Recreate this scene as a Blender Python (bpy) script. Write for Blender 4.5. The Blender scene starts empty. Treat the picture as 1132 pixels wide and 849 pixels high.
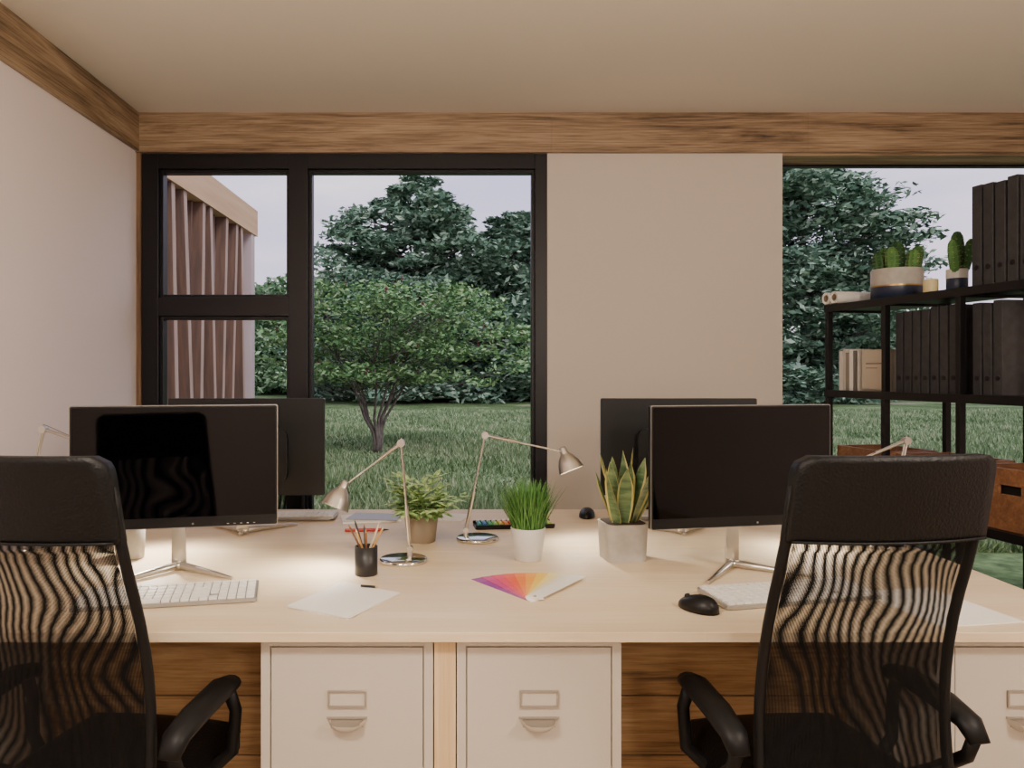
import bpy, math, random
import numpy as np
from mathutils import Vector, Matrix, Euler
random.seed(7); np.random.seed(7)
C = bpy.context.scene.collection
R = math.radians

# ------------------------------------------------------------------ materials
def lin(c):
    if isinstance(c, str):
        c = [int(c[i:i+2], 16)/255 for i in (0, 2, 4)]
        c = [x/12.92 if x <= .04045 else ((x+.055)/1.055)**2.4 for x in c]
    return (c[0], c[1], c[2], 1)

def mat(name, col, rough=.5, metal=0, col2=None, nscale=20, bump=0, spec=.5, emis=None, stretch=(1,1,1), trans=0):
    m = bpy.data.materials.new(name); m.use_nodes = True
    nt = m.node_tree; b = nt.nodes['Principled BSDF']
    b.inputs['Base Color'].default_value = lin(col)
    b.inputs['Roughness'].default_value = rough
    b.inputs['Metallic'].default_value = metal
    b.inputs['Specular IOR Level'].default_value = spec
    if emis:
        b.inputs['Emission Color'].default_value = lin(col); b.inputs['Emission Strength'].default_value = emis
    if col2 is not None or bump:
        tc = nt.nodes.new('ShaderNodeTexCoord'); mp = nt.nodes.new('ShaderNodeMapping')
        mp.inputs['Scale'].default_value = stretch
        nz = nt.nodes.new('ShaderNodeTexNoise'); nz.inputs['Scale'].default_value = nscale; nz.inputs['Detail'].default_value = 6
        nt.links.new(tc.outputs['Object'], mp.inputs[0]); nt.links.new(mp.outputs[0], nz.inputs['Vector'])
        if col2 is not None:
            cr = nt.nodes.new('ShaderNodeValToRGB')
            cr.color_ramp.elements[0].position = .35; cr.color_ramp.elements[1].position = .65
            cr.color_ramp.elements[0].color = lin(col); cr.color_ramp.elements[1].color = lin(col2)
            nt.links.new(nz.outputs['Fac'], cr.inputs[0]); nt.links.new(cr.outputs[0], b.inputs['Base Color'])
        if bump:
            bp = nt.nodes.new('ShaderNodeBump'); bp.inputs['Strength'].default_value = bump; bp.inputs['Distance'].default_value = .01
            nt.links.new(nz.outputs['Fac'], bp.inputs['Height']); nt.links.new(bp.outputs[0], b.inputs['Normal'])
    return m

def wood(name, cols, axis='x', ring=2.2, fine=40, rough=.5, contrast=1, knots=True):
    m = bpy.data.materials.new(name); m.use_nodes = True
    nt = m.node_tree; b = nt.nodes['Principled BSDF']; b.inputs['Roughness'].default_value = rough
    tc = nt.nodes.new('ShaderNodeTexCoord')
    def nz(lo, hi, det, dist, sc=1):
        mp = nt.nodes.new('ShaderNodeMapping')
        s = [hi, hi, hi]; s['xyz'.index(axis)] = lo; mp.inputs['Scale'].default_value = s
        n = nt.nodes.new('ShaderNodeTexNoise'); n.inputs['Scale'].default_value = sc; n.inputs['Detail'].default_value = det
        n.inputs['Distortion'].default_value = dist; n.inputs['Roughness'].default_value = .62
        nt.links.new(tc.outputs['Object'], mp.inputs[0]); nt.links.new(mp.outputs[0], n.inputs['Vector']); return n
    a = nz(ring*.55, ring*6.5, 9, 1.2 if knots else .3); f = nz(4, fine*4, 4, .1)
    mx = nt.nodes.new('ShaderNodeMix'); mx.data_type = 'FLOAT'; mx.inputs[0].default_value = .42
    nt.links.new(a.outputs['Fac'], mx.inputs[2]); nt.links.new(f.outputs['Fac'], mx.inputs[3])
    cr = nt.nodes.new('ShaderNodeValToRGB'); e = cr.color_ramp.elements
    n = len(cols)
    pos = [.5+(i/(n-1)-.5)*.28/contrast for i in range(n)]
    e[0].position = pos[0]; e[0].color = lin(cols[0]); e[1].position = pos[-1]; e[1].color = lin(cols[-1])
    for i in range(1, n-1):
        q = e.new(pos[i]); q.color = lin(cols[i])
    nt.links.new(mx.outputs[0], cr.inputs[0]); nt.links.new(cr.outputs[0], b.inputs['Base Color'])
    bp = nt.nodes.new('ShaderNodeBump'); bp.inputs['Strength'].default_value = .15; bp.inputs['Distance'].default_value = .005
    nt.links.new(mx.outputs[0], bp.inputs['Height']); nt.links.new(bp.outputs[0], b.inputs['Normal'])
    return m

def glass(name):
    m = bpy.data.materials.new(name); m.use_nodes = True; nt = m.node_tree; nt.nodes.clear()
    o = nt.nodes.new('ShaderNodeOutputMaterial'); t = nt.nodes.new('ShaderNodeBsdfTransparent')
    t.inputs[0].default_value = (.97, .98, .98, 1)
    nt.links.new(t.outputs[0], o.inputs[0])
    return m

def mesh_fabric(name, px, pz, warp, open_thr):
    m = bpy.data.materials.new(name); m.use_nodes = True; nt = m.node_tree
    b = nt.nodes['Principled BSDF']; b.inputs['Base Color'].default_value = lin('060607'); b.inputs['Roughness'].default_value = .7
    b.inputs['Specular IOR Level'].default_value = .2
    tc = nt.nodes.new('ShaderNodeTexCoord')
    nz = nt.nodes.new('ShaderNodeTexNoise'); nz.inputs['Scale'].default_value = 5.0; nz.inputs['Detail'].default_value = 1
    mp = nt.nodes.new('ShaderNodeMapping'); mp.inputs['Scale'].default_value = (1, 1, .9)
    nt.links.new(tc.outputs['Object'], mp.inputs[0]); nt.links.new(mp.outputs[0], nz.inputs['Vector'])
    sub = nt.nodes.new('ShaderNodeVectorMath'); sub.operation = 'SCALE'; sub.inputs['Scale'].default_value = warp
    nt.links.new(nz.outputs['Color'], sub.inputs[0])
    ad = nt.nodes.new('ShaderNodeVectorMath'); ad.operation = 'ADD'
    nt.links.new(tc.outputs['Object'], ad.inputs[0]); nt.links.new(sub.outputs[0], ad.inputs[1])
    sp = nt.nodes.new('ShaderNodeSeparateXYZ'); nt.links.new(ad.outputs[0], sp.inputs[0])
    def M(op, a, bb):
        n = nt.nodes.new('ShaderNodeMath'); n.operation = op
        for i, v in enumerate((a, bb)):
            if v is None: continue
            if isinstance(v, (int, float)): n.inputs[i].default_value = v
            else: nt.links.new(v, n.inputs[i])
        return n.outputs[0]
    sx = M('SINE', M('MULTIPLY', sp.outputs[0], 2*math.pi/px), None)
    sz = M('SINE', M('MULTIPLY', sp.outputs[2], 2*math.pi/pz), None)
    s = M('ADD', M('MULTIPLY', sx, .9), M('MULTIPLY', sz, .12))
    hole = M('GREATER_THAN', s, open_thr)
    al = M('SUBTRACT', 1, hole); nt.links.new(al, b.inputs['Alpha'])
    return m

def foliage(name, cols, sc=1.2, rough=.6):
    m = bpy.data.materials.new(name); m.use_nodes = True; nt = m.node_tree
    b = nt.nodes['Principled BSDF']; b.inputs['Roughness'].default_value = rough; b.inputs['Specular IOR Level'].default_value = .25
    g = nt.nodes.new('ShaderNodeNewGeometry'); tc = nt.nodes.new('ShaderNodeTexCoord')
    nz = nt.nodes.new('ShaderNodeTexNoise'); nz.inputs['Scale'].default_value = sc; nz.inputs['Detail'].default_value = 3
    nt.links.new(tc.outputs['Object'], nz.inputs['Vector'])
    mx = nt.nodes.new('ShaderNodeMix'); mx.data_type = 'FLOAT'; mx.inputs[0].default_value = .45
    nt.links.new(nz.outputs['Fac'], mx.inputs[2]); nt.links.new(g.outputs['Random Per Island'], mx.inputs[3])
    cr = nt.nodes.new('ShaderNodeValToRGB'); e = cr.color_ramp.elements; n = len(cols)
    e[0].position = .25; e[0].color = lin(cols[0]); e[1].position = .75; e[1].color = lin(cols[-1])
    for i in range(1, n-1):
        q = e.new(.25+.5*i/(n-1)); q.color = lin(cols[i])
    nt.links.new(mx.outputs[0], cr.inputs[0]); nt.links.new(cr.outputs[0], b.inputs['Base Color'])
    return m

# ------------------------------------------------------------------ mesh builder
class MB:
    def __init__(s): s.v = []; s.f = []; s.m = []; s.sm = []; s.mats = []; s.M = Matrix.Identity(4)
    def mi(s, m):
        if m not in s.mats: s.mats.append(m)
        return s.mats.index(m)
    def add(s, vs, fs, m, smooth=False):
        o = len(s.v); s.v += [tuple(s.M @ Vector(v)) for v in vs]
        k = s.mi(m)
        for f in fs: s.f.append([i+o for i in f]); s.m.append(k); s.sm.append(smooth)
    def box(s, c, d, m, rot=(0, 0, 0)):
        r = Euler(rot).to_matrix(); vs = []
        for x in (-.5, .5):
            for y in (-.5, .5):
                for z in (-.5, .5): vs.append(Vector(c)+r @ Vector((x*d[0], y*d[1], z*d[2])))
        s.add(vs, [(0,1,3,2),(4,6,7,5),(0,4,5,1),(2,3,7,6),(0,2,6,4),(1,5,7,3)], m)
    def b2(s, x0, x1, y0, y1, z0, z1, m): s.box(((x0+x1)/2, (y0+y1)/2, (z0+z1)/2), (x1-x0, y1-y0, z1-z0), m)
    def cyl(s, p0, p1, r0, r1=None, m=None, seg=16, caps=True):
        r1 = r0 if r1 is None else r1; p0 = Vector(p0); p1 = Vector(p1); d = (p1-p0).normalized()
        a = d.orthogonal().normalized(); b = d.cross(a); vs = []
        for p, r in ((p0, r0), (p1, r1)):
            for i in range(seg):
                t = 2*math.pi*i/seg; vs.append(p+(a*math.cos(t)+b*math.sin(t))*r)
        s.add(vs, [(i, (i+1) % seg, seg+(i+1) % seg, seg+i) for i in range(seg)], m, True)
        if caps:
            s.add(vs[:seg], [tuple(range(seg))[::-1]], m); s.add(vs[seg:], [tuple(range(seg))], m)
    def tube(s, pts, rs, m, seg=10, sq=1):
        if not hasattr(rs, '__len__'): rs = [rs]*len(pts)
        pts = [Vector(p) for p in pts]; vs = []; n = len(pts)
        a = None
        for i, p in enumerate(pts):
            d = (pts[min(i+1, n-1)]-pts[max(i-1, 0)]).normalized()
            if a is None: a = d.orthogonal().normalized()
            a = (a-d*a.dot(d)).normalized(); b = d.cross(a)
            for k in range(seg):
                t = 2*math.pi*k/seg; o = (a*math.cos(t)+b*math.sin(t))*rs[i]
                o.z *= sq; vs.append(p+o)
        fs = [(i*seg+k, i*seg+(k+1) % seg, (i+1)*seg+(k+1) % seg, (i+1)*seg+k) for i in range(n-1) for k in range(seg)]
        fs += [tuple(range(seg))[::-1], tuple(range((n-1)*seg, n*seg))]
        s.add(vs, fs, m, True)
    def lathe(s, prof, c, m, seg=28, axis=(0, 0, 1), mod=None):
        c = Vector(c); q = Vector((0, 0, 1)).rotation_difference(Vector(axis)); vs = []
        for (r, z) in prof:
            for k in range(seg):
                t = 2*math.pi*k/seg; rr = r*(mod(t) if mod else 1)
                vs.append(c+q @ Vector((rr*math.cos(t), rr*math.sin(t), z)))
        n = len(prof)
        fs = [(i*seg+k, i*seg+(k+1) % seg, (i+1)*seg+(k+1) % seg, (i+1)*seg+k) for i in range(n-1) for k in range(seg)]
        s.add(vs, fs, m, True)
    def disc(s, c, r, m, seg=28):
        s.add([(c[0]+r*math.cos(2*math.pi*k/seg), c[1]+r*math.sin(2*math.pi*k/seg), c[2]) for k in range(seg)], [tuple(range(seg))], m)
    def sphere(s, c, r, m, seg=16, sc=(1, 1, 1)):
        n = seg//2; vs = []
        for i in range(n+1):
            ph = math.pi*i/n
            for k in range(seg):
                t = 2*math.pi*k/seg
                vs.append((c[0]+r*sc[0]*math.sin(ph)*math.cos(t), c[1]+r*sc[1]*math.sin(ph)*math.sin(t), c[2]+r*sc[2]*math.cos(ph)))
        s.add(vs, [(i*seg+k, (i+1)*seg+k, (i+1)*seg+(k+1) % seg, i*seg+(k+1) % seg) for i in range(n) for k in range(seg)], m, True)
    def rprism(s, c, sx, sy, h, r, m, rot=(0, 0, 0), seg=5, taper=1, smooth=False):
        """rounded rectangle in local xy, extruded +z by h from c"""
        q = Euler(rot).to_matrix(); out = []
        for (cx, cy, a0) in ((1, 1, 0), (-1, 1, 90), (-1, -1, 180), (1, -1, 270)):
            for k in range(seg+1):
                a = R(a0+90*k/seg); out.append((cx*(sx/2-r)+r*math.cos(a), cy*(sy/2-r)+r*math.sin(a)))
        n = len(out); vs = [Vector(c)+q @ Vector((x*taper, y*taper, 0)) for x, y in out]+[Vector(c)+q @ Vector((x, y, h)) for x, y in out]
        s.add(vs, [(i, (i+1) % n, n+(i+1) % n, n+i) for i in range(n)], m, smooth)
        s.add(vs, [tuple(range(n))[::-1], tuple(range(n, 2*n))], m)
    def slab(s, f, nu, nv, th, m, smooth=True):
        """f(u,v)->point; thickness along local -y"""
        A = [[Vector(f(i/nu, j/nv)) for j in range(nv+1)] for i in range(nu+1)]
        vs = []
        for i in range(nu+1):
            for j in range(nv+1): vs.append(A[i][j])
        off = len(vs)
        for i in range(nu+1):
            for j in range(nv+1): vs.append(A[i][j]+Vector((0, -th, 0)))
        w = nv+1; fs = []
        for i in range(nu):
            for j in range(nv):
                a = i*w+j; fs.append((a, a+1, a+w+1, a+w)); fs.append((off+a, off+a+w, off+a+w+1, off+a+1))
        for i in range(nu):
            a = i*w; fs.append((a, a+w, off+a+w, off+a)); a = i*w+nv; fs.append((a, off+a, off+a+w, a+w))
        for j in range(nv):
            a = j; fs.append((a, off+a, off+a+1, a+1)); a = nu*w+j; fs.append((a, a+1, off+a+1, off+a))
        s.add(vs, fs, m, smooth)
    def sheet(s, f, nu, nv, m):
        w = nv+1; vs = [f(i/nu, j/nv) for i in range(nu+1) for j in range(nv+1)]
        s.add(vs, [(i*w+j, i*w+j+1, (i+1)*w+j+1, (i+1)*w+j) for i in range(nu) for j in range(nv)], m, True)
    def blade(s, base, az, lean, L, W, bend, m, n=6, shape='grass', m2=None, twist=0):
        """leaf strip: az azimuth, lean initial angle from vertical, bend added angle along length"""
        p = Vector(base); vs = []; h = Vector((math.cos(az), math.sin(az), 0))
        side0 = Vector((-math.sin(az), math.cos(az), 0))
        for i in range(n+1):
            t = i/n; a = lean+bend*t
            d = h*math.sin(a)+Vector((0, 0, 1))*math.cos(a)
            if i: p = p+d*(L/n)
            if shape == 'grass': w = W*(1-t**2)*.5+.0003
            elif shape == 'sword': w = W*.5*(.55+.75*max(0, math.sin(math.pi*min(t*1.05, 1)))**.8*.6)*(1 if t < .75 else max(.02, (1-t)/.25)**.7)
            else: w = W*.5*max(.03, math.sin(math.pi*t**.75))
            tw = twist*t; sd = side0*math.cos(tw)+d.cross(side0)*math.sin(tw); nn = sd.cross(d)
            if m2 is not None: vs += [p-sd*w+nn*w*.25, p-sd*w*.80+nn*w*.1, p, p+sd*w*.80+nn*w*.1, p+sd*w+nn*w*.25]
            else: vs += [p-sd*w+nn*w*.25, p, p+sd*w+nn*w*.25]
        k = 5 if m2 is not None else 3
        for j in range(k-1):
            fs = [(i*k+j, i*k+j+1, (i+1)*k+j+1, (i+1)*k+j) for i in range(n)]
            mm = m2 if (m2 is not None and j in (0, k-2)) else m
            s.add(vs, fs, mm, True)
        return p
    def obj(s, name, loc=(0, 0, 0), rz=0, bevel=0, parent=None, seg=2):
        me = bpy.data.meshes.new(name); me.from_pydata(s.v, [], s.f)
        for m in s.mats: me.materials.append(m)
        me.polygons.foreach_set('material_index', s.m); me.polygons.foreach_set('use_smooth', s.sm); me.update()
        o = bpy.data.objects.new(name, me); C.objects.link(o); o.location = loc; o.rotation_euler = (0, 0, rz)
        if bevel:
            b = o.modifiers.new('bevel', 'BEVEL'); b.width = bevel; b.segments = seg; b.limit_method = 'ANGLE'; b.angle_limit = R(50)
        if parent: o.parent = parent
        return o

# ------------------------------------------------------------------ palette
M_wall = mat('wall_paint', 'e8dcdb', .85, bump=.03, nscale=200)
M_pier = mat('pier_paint', 'cfc5b9', .85, bump=.03, nscale=200)
M_ceil = mat('ceiling_paint', 'e0d8ca', .9, bump=.02, nscale=200)
OAK = ['3e2e20', '7d654b', '9c8468', 'b39c7e']
M_beam = wood('beam_oak', OAK, 'x', 1.5, 34)
M_beamY = wood('beam_oak_y', OAK, 'y', 1.5, 34)
M_beamZ = wood('oak_z', ['4e3a28', '7c6046', '937658'], 'z', 1.5, 30)
M_desk = wood('desk_ash', ['dac29e', 'e2cdac', 'e9d8bb'], 'x', 1.2, 30, .45, knots=False)
M_plank = wood('rustic_plank', ['6e5032', 'ad8656', 'c8a272', 'dcba8c'], 'x', 1.6, 30)
M_post = wood('light_post', ['c6a476', 'dcbd90', 'e8d0a8'], 'z', 1.6, 30)
M_floor = wood('floor_boards', ['94806a', 'a8947a', 'b8a68c'], 'y', 1.5, 30, .5, knots=False)
M_frame = mat('window_frame_black', '100e14', .4, .3)
M_glass = glass('window_glass')
M_black = mat('black_plastic', '070708', .4, spec=.35)
M_screen = mat('screen_glass', '010102', .05, spec=.32)
M_rim = mat('monitor_rim', 'a8a49e', .3, .9)
M_alu = mat('brushed_aluminium', 'c9c5bd', .28, 1)
M_chrome = mat('chrome', 'd8d6d2', .12, 1)
M_shadein = mat('shade_inner', 'f2ece0', .5)
M_bulb = mat('bulb', 'fff0d0', .5, emis=25)
M_leather = mat('black_leatherette', '060607', .45, bump=.25, nscale=180, spec=.3)
M_chairpl = mat('chair_plastic', '0a0a0c', .5, spec=.3)
M_net1 = mesh_fabric('chair_net_front', .0022, .0026, .0110, .16)
M_net2 = mesh_fabric('chair_net_rear', .00229, .00261, -.0085, .16)
M_cab = mat('cabinet_enamel', 'cbc2b4', .5, bump=.02, nscale=100)
M_cabd = mat('cabinet_edge', '9b9082', .55)
M_dark = mat('dark_gap', '1a1613', .8)
M_white = mat('white_paper', 'f3f0ea', .7)
M_key = mat('key_white', 'f0ede6', .45)
M_kbase = mat('keyboard_base', 'a9a6a0', .35, .6)
M_ceram = mat('ceramic_white', 'cdc9c2', .35)
M_grey = mat('ceramic_grey', 'aba69d', .6, col2='b6b1a8', nscale=40)
M_taupe = mat('pot_taupe', '8c7d68', .6)
M_soil = mat('soil', '2b1d12', .95, col2='3d2a1b', nscale=120, bump=.6)
M_cup = mat('cup_dark', '1c1b1c', .4)
M_shelf = mat('shelf_black_metal', '131215', .45, .4)
M_binder = mat('binder_grey', '262629', .6, col2='313135', nscale=30)
M_navy = mat('pot_navy', '222c44', .4)
M_gold = mat('pot_gold', 'b08a4a', .3, .9)
M_cactus = foliage('cactus_green', ['2a4a2a', '3f6838', '5a8448'], 30)
M_cream = mat('candle_cream', 'd8c896', .5)
M_crate = wood('crate_wood', ['60402a', '7f5638', '98704c'], 'y', 2, 30)
M_grass = foliage('pot_grass', ['34602c', '4c803a', '74a258'], 20)
M_snake = mat('snake_leaf', '3f5f3a', .45, col2='7c9264', nscale=1, stretch=(12, 12, 60))
M_snakey = mat('snake_leaf_edge', 'bdb56c', .5)
M_varieg = mat('variegated_leaf', '4f8638', .5, col2='c2d898', nscale=60)
M_stem = mat('plant_stem', '6b8a45', .6)

# ------------------------------------------------------------------ room shell
XL, XR, YB, YT, YF, ZC = -1.77, 3.8, 4.28, 4.52, -2.6, 2.70
def simple(name, *bs, bevel=0):
    o = MB()
    for b in bs: o.b2(*b)
    return o.obj(name, bevel=bevel)
fl = MB()
x = XL; i = 0
fl.b2(XL-.25, XR+.25, YF-.2, YT, -.12, -.006, M_dark)
while x < XR-.001:
    x2 = min(x+.18, XR); fl.b2(x+.001, x2-.001, YF, YT, -.006, 0, M_floor); x = x2
fl.obj('floor')
simple('ceiling', (XL-.25, XR+.25, YF-.2, YT+.1, ZC, ZC+.2, M_ceil))
simple('wall_left', (XL-.22, XL, YF-.2, YT, 0, ZC, M_wall))
simple('wall_right', (XR, XR+.22, YF-.2, YT, 0, ZC, M_wall))
simple('wall_front', (XL, XR, YF-.2, YF, 0, ZC, M_wall))
simple('wall_back', (.438, 1.704, YB, YT, 0, 2.487, M_pier), (XL, XR, YB, YT, 2.487, ZC, M_pier))
tb = MB()
for a_, b_ in ((XL, .46), (.4605, 1.83), (1.8305, XR)): tb.b2(a_, b_, YB-.025, YB, 2.487, ZC, M_beam)
tb.obj('trim_1', bevel=.001)
simple('trim_2', (XL, XL+.022, YF, YB-.025, 2.493, ZC, M_beamY), bevel=.002)
simple('trim_3', (XL, -1.745, YB-.012, YT, 0, 2.486, M_beamZ))
simple('trim_4', (1.704, XR, YB, YT-.03, 2.475, 2.487, M_beam))

w = MB()
y0, y1 = YB-.004, YB+.09
w.b2(-1.744, -1.655, y0, y1, 0, 2.485, M_frame)
w.b2(-.952, -.850, y0, y1, 0, 2.485, M_frame)
w.b2(.372, .437, y0, y1, 0, 2.485, M_frame)
w.b2(-1.655, -.952, y0, y1, 2.405, 2.485, M_frame); w.b2(-.850, .372, y0, y1, 2.405, 2.485, M_frame)
w.b2(-1.655, -.952, y0, y1, 1.612, 1.712, M_frame)
w.b2(-1.655, -.952, y0, y1, 0, .09, M_frame); w.b2(-.850, .372, y0, y1, 0, .09, M_frame)
for (xa, xb, za, zb) in ((-1.655, -.952, 1.712, 2.405), (-1.655, -.952, .09, 1.612), (-.85, .372, .09, 2.405)):
    t = .018; ya, yb = y0+.025, y1-.01
    w.b2(xa, xa+t, ya, yb, za, zb, M_frame); w.b2(xb-t, xb, ya, yb, za, zb, M_frame)
    w.b2(xa+t, xb-t, ya, yb, za, za+t, M_frame); w.b2(xa+t, xb-t, ya, yb, zb-t, zb, M_frame)
    w.b2(xa+t, xb-t, YB+.05, YB+.054, za+t, zb-t, M_glass)
w.obj('window_1', bevel=.002)
w = MB()
ya, yb = YT-.06, YT-.02
w.b2(1.706, XR, ya, yb, 2.462, 2.474, M_frame); w.b2(1.706, XR, ya, yb, 0, .05, M_frame)
w.b2(1.706, 1.716, ya, yb, .05, 2.462, M_frame); w.b2(XR-.03, XR, ya, yb, .05, 2.462, M_frame)
w.b2(1.716, XR-.03, YT-.042, YT-.038, .05, 2.462, M_glass)
w.obj('window_2')

# ------------------------------------------------------------------ desk
DZ = .74
d = MB()
d.b2(-1.50, 1.46, 1.735, 3.30, DZ-.022, DZ, M_desk)
for xx, ww in ((-1.49, .028), (-.0705, .048), (1.43, .028)):
    for yy in (1.765, 3.23):
        d.b2(xx, xx+ww, yy, yy+.04, 0, DZ-.0225, M_post)
for k in range(4):
    z1 = DZ-.025-k*.172
    d.b2(-1.46, 1.43, 2.30, 2.32, z1-.168, z1, M_plank)
d.b2(-1.49, -1.46, 2.30, 2.32, .02, DZ-.03, M_post)
d.obj('office_desk', bevel=.0015)

def cabinet(x0, x1, name='filing_cabinet'):
    c = MB(); W = x1-x0; h = .712; D = .46
    c.b2(-W/2, W/2, .012, D, 0.0, h, M_cab)
    t = .020
    c.b2(-W/2, -W/2+t, 0, .012, 0, h, M_cab); c.b2(W/2-t, W/2, 0, .012, 0, h, M_cab)
    c.b2(-W/2+t, W/2-t, 0, .012, h-.012, h, M_cab); c.b2(-W/2+t, W/2-t, 0, .012, 0, .03, M_cab)
    for za, zb in ((.375, h-.016), (.034, .369)):
        c.b2(-W/2+t+.003, W/2-t-.003, .002, .0115, za, zb, M_cab)
        zc = zb-.113
        for (a, b_, e, f) in ((-.043, .043, zc+.015, zc+.019), (-.043, .043, zc-.019, zc-.015), (-.043, -.039, zc-.015, zc+.015), (.039, .043, zc-.015, zc+.015)):
            c.b2(a, b_, -.003, .002, e, f, M_cabd)
        c.b2(-.039, .039, .0005, .002, zc-.015, zc+.015, M_cab)
        zc2 = zc-.048; vs = []; n = 14; mrow = 5
        for j in range(mrow+1):
            ph = math.pi/2*j/mrow
            for k in range(n+1):
                a = math.pi+math.pi*k/n
                vs.append((.043*math.cos(a)*(1-.25*math.sin(ph)), .002-.026*math.sin(ph), zc2+.004+.030*math.sin(a)*(.35+.65*math.cos(ph))))
        fs = [(j*(n+1)+k, j*(n+1)+k+1, (j+1)*(n+1)+k+1, (j+1)*(n+1)+k) for j in range(mrow) for k in range(n)]
        c.add(vs, fs, M_cab, True)
        c.b2(-.045, .045, -.002, .002, zc2+.004, zc2+.008, M_cabd)
        c.b2(-.036, .036, .0012, .002, zc2-.016, zc2+.002, M_cabd)
    c.obj(name, ((x0+x1)/2, 1.765, 0), bevel=.0012)
cabinet(-.455, -.073); cabinet(-.020, .345); cabinet(1.065, 1.425); cabinet(-1.455, -1.17)

# ------------------------------------------------------------------ monitors
def monitor(x, y, rz):
    m = MB(); W, H, T = .555, .345, .018; zb = .130
    q = (R(90), 0, 0)
    m.rprism((0, .009, zb+H/2), W, H, .013, .006, M_black, q)
    m.rprism((0, -.004, zb+H/2), W, H, .005, .006, M_rim, q)
    m.rprism((0, -.009, zb+H/2), W-.004, H-.004, .0015, .005, M_black, q)
    m.rprism((0, -.0105, zb+H/2+.012), W-.012, H-.036, .0008, .003, M_screen, q)
    m.rprism((0, .030, zb+H/2-.03), .30, .19, .022, .03, M_black, q)
    m.cyl((.045, -.0115, zb+.011), (.045, -.0105, zb+.011), .003, m=M_rim, seg=10)
    for k in range(5): m.box((.14+k*.018, -.0108, zb+.008), (.006, .001, .002), M_rim)
    m.slab(lambda u, v: ((u-.5)*(.030+.012*(1-v)), .046+.012*(1-v), .012+v*(.20)), 2, 4, .010, M_alu)
    m.box((0, .036, zb+.08), (.06, .022, .06), M_alu)
    for sx in (-1, 1):
        m.tube([(0, .05, .0135), (sx*.05, .0, .0115), (sx*.11, -.06, .0085), (sx*.158, -.105, .005)], [.012, .010, .0075, .0042], M_alu, 8)
    m.tube([(0, .045, .013), (0, .085, .007)], [.012, .006], M_alu, 8)
    m.sphere((0, .048, .013), .018, M_alu, 14, (1.2, 1, .7))
    m.obj('computer_monitor', (x, y, DZ+.0006), rz, bevel=.001)
monitor(-.815, 2.24, R(12.5)); monitor(.783, 2.262, R(11))
monitor(-.782, 2.84, R(180)); monitor(.759, 2.84, R(180))

# ------------------------------------------------------------------ keyboards / mice
def keyboard(x, y, rz):
    k = MB(); W, D = .43, .150
    k.rprism((0, 0, .0052), W, D, .009, .008, M_kbase, (R(2.5), 0, 0))
    rows = 6
    for r in range(rows):
        n = 19; w0 = (W-.012)/n
        yy = -D/2+.016+r*(D-.028)/(rows-1); kh = .0190 if r < 5 else .013
        cc = 0
        while cc < n:
            span = 5 if (r == 0 and cc == 4) else (2 if ((r in (1, 2) and cc in (0, 12)) or (r == 3 and cc == 12)) else 1)
            if not (cc == 14 and r in (1,)):
                cx = -W/2+.006+w0*(cc+span/2)
                k.box((cx, yy, .0165+yy*.043), (w0*span-.003, kh, .005), M_key, (R(2.5), 0, 0))
            cc += span
    k.b2(-W/2+.02, W/2-.02, .05, .06, 0.001, .006, M_kbase); k.b2(-W/2+.02, W/2-.02, -.06, -.05, 0.001, .004, M_kbase)
    k.obj('computer_keyboard', (x, y, DZ), rz)
keyboard(-.742, 1.990, R(12.5)); keyboard(.815, 2.01, R(12.5)); keyboard(-.72, 3.10, R(183)); keyboard(.86, 3.10, R(178))

def mouse(x, y, rz, s=1):
    m = MB(); n = 20; vs = []; rings = 7
    for j in range(rings+1):
        t = j/rings; ph = t*math.pi/2
        for k in range(n):
            a = 2*math.pi*k/n
            rr = max(0, math.cos(ph))
            X = .031*math.cos(a)*rr*(1-.1*math.sin(a)); Y = .053*math.sin(a)*rr
            Z = .001+.034*math.sin(ph)**.75*(1-.25*math.sin(a)*rr)
            vs.append((X*s, Y*s, Z*s))
    m.add(vs, [(j*n+k, j*n+(k+1) % n, (j+1)*n+(k+1) % n, (j+1)*n+k) for j in range(rings) for k in range(n)]+[tuple(range(n))[::-1]], M_black, True)
    m.cyl((-.003*s, .030*s, .024*s), (.003*s, .030*s, .024*s), .007*s, m=M_cup, seg=14)
    m.obj('computer_mouse', (x, y, DZ+.0002), rz)
mouse(.555, 1.90, R(35), 1.05); mouse(.475, 3.12, R(170))

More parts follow.
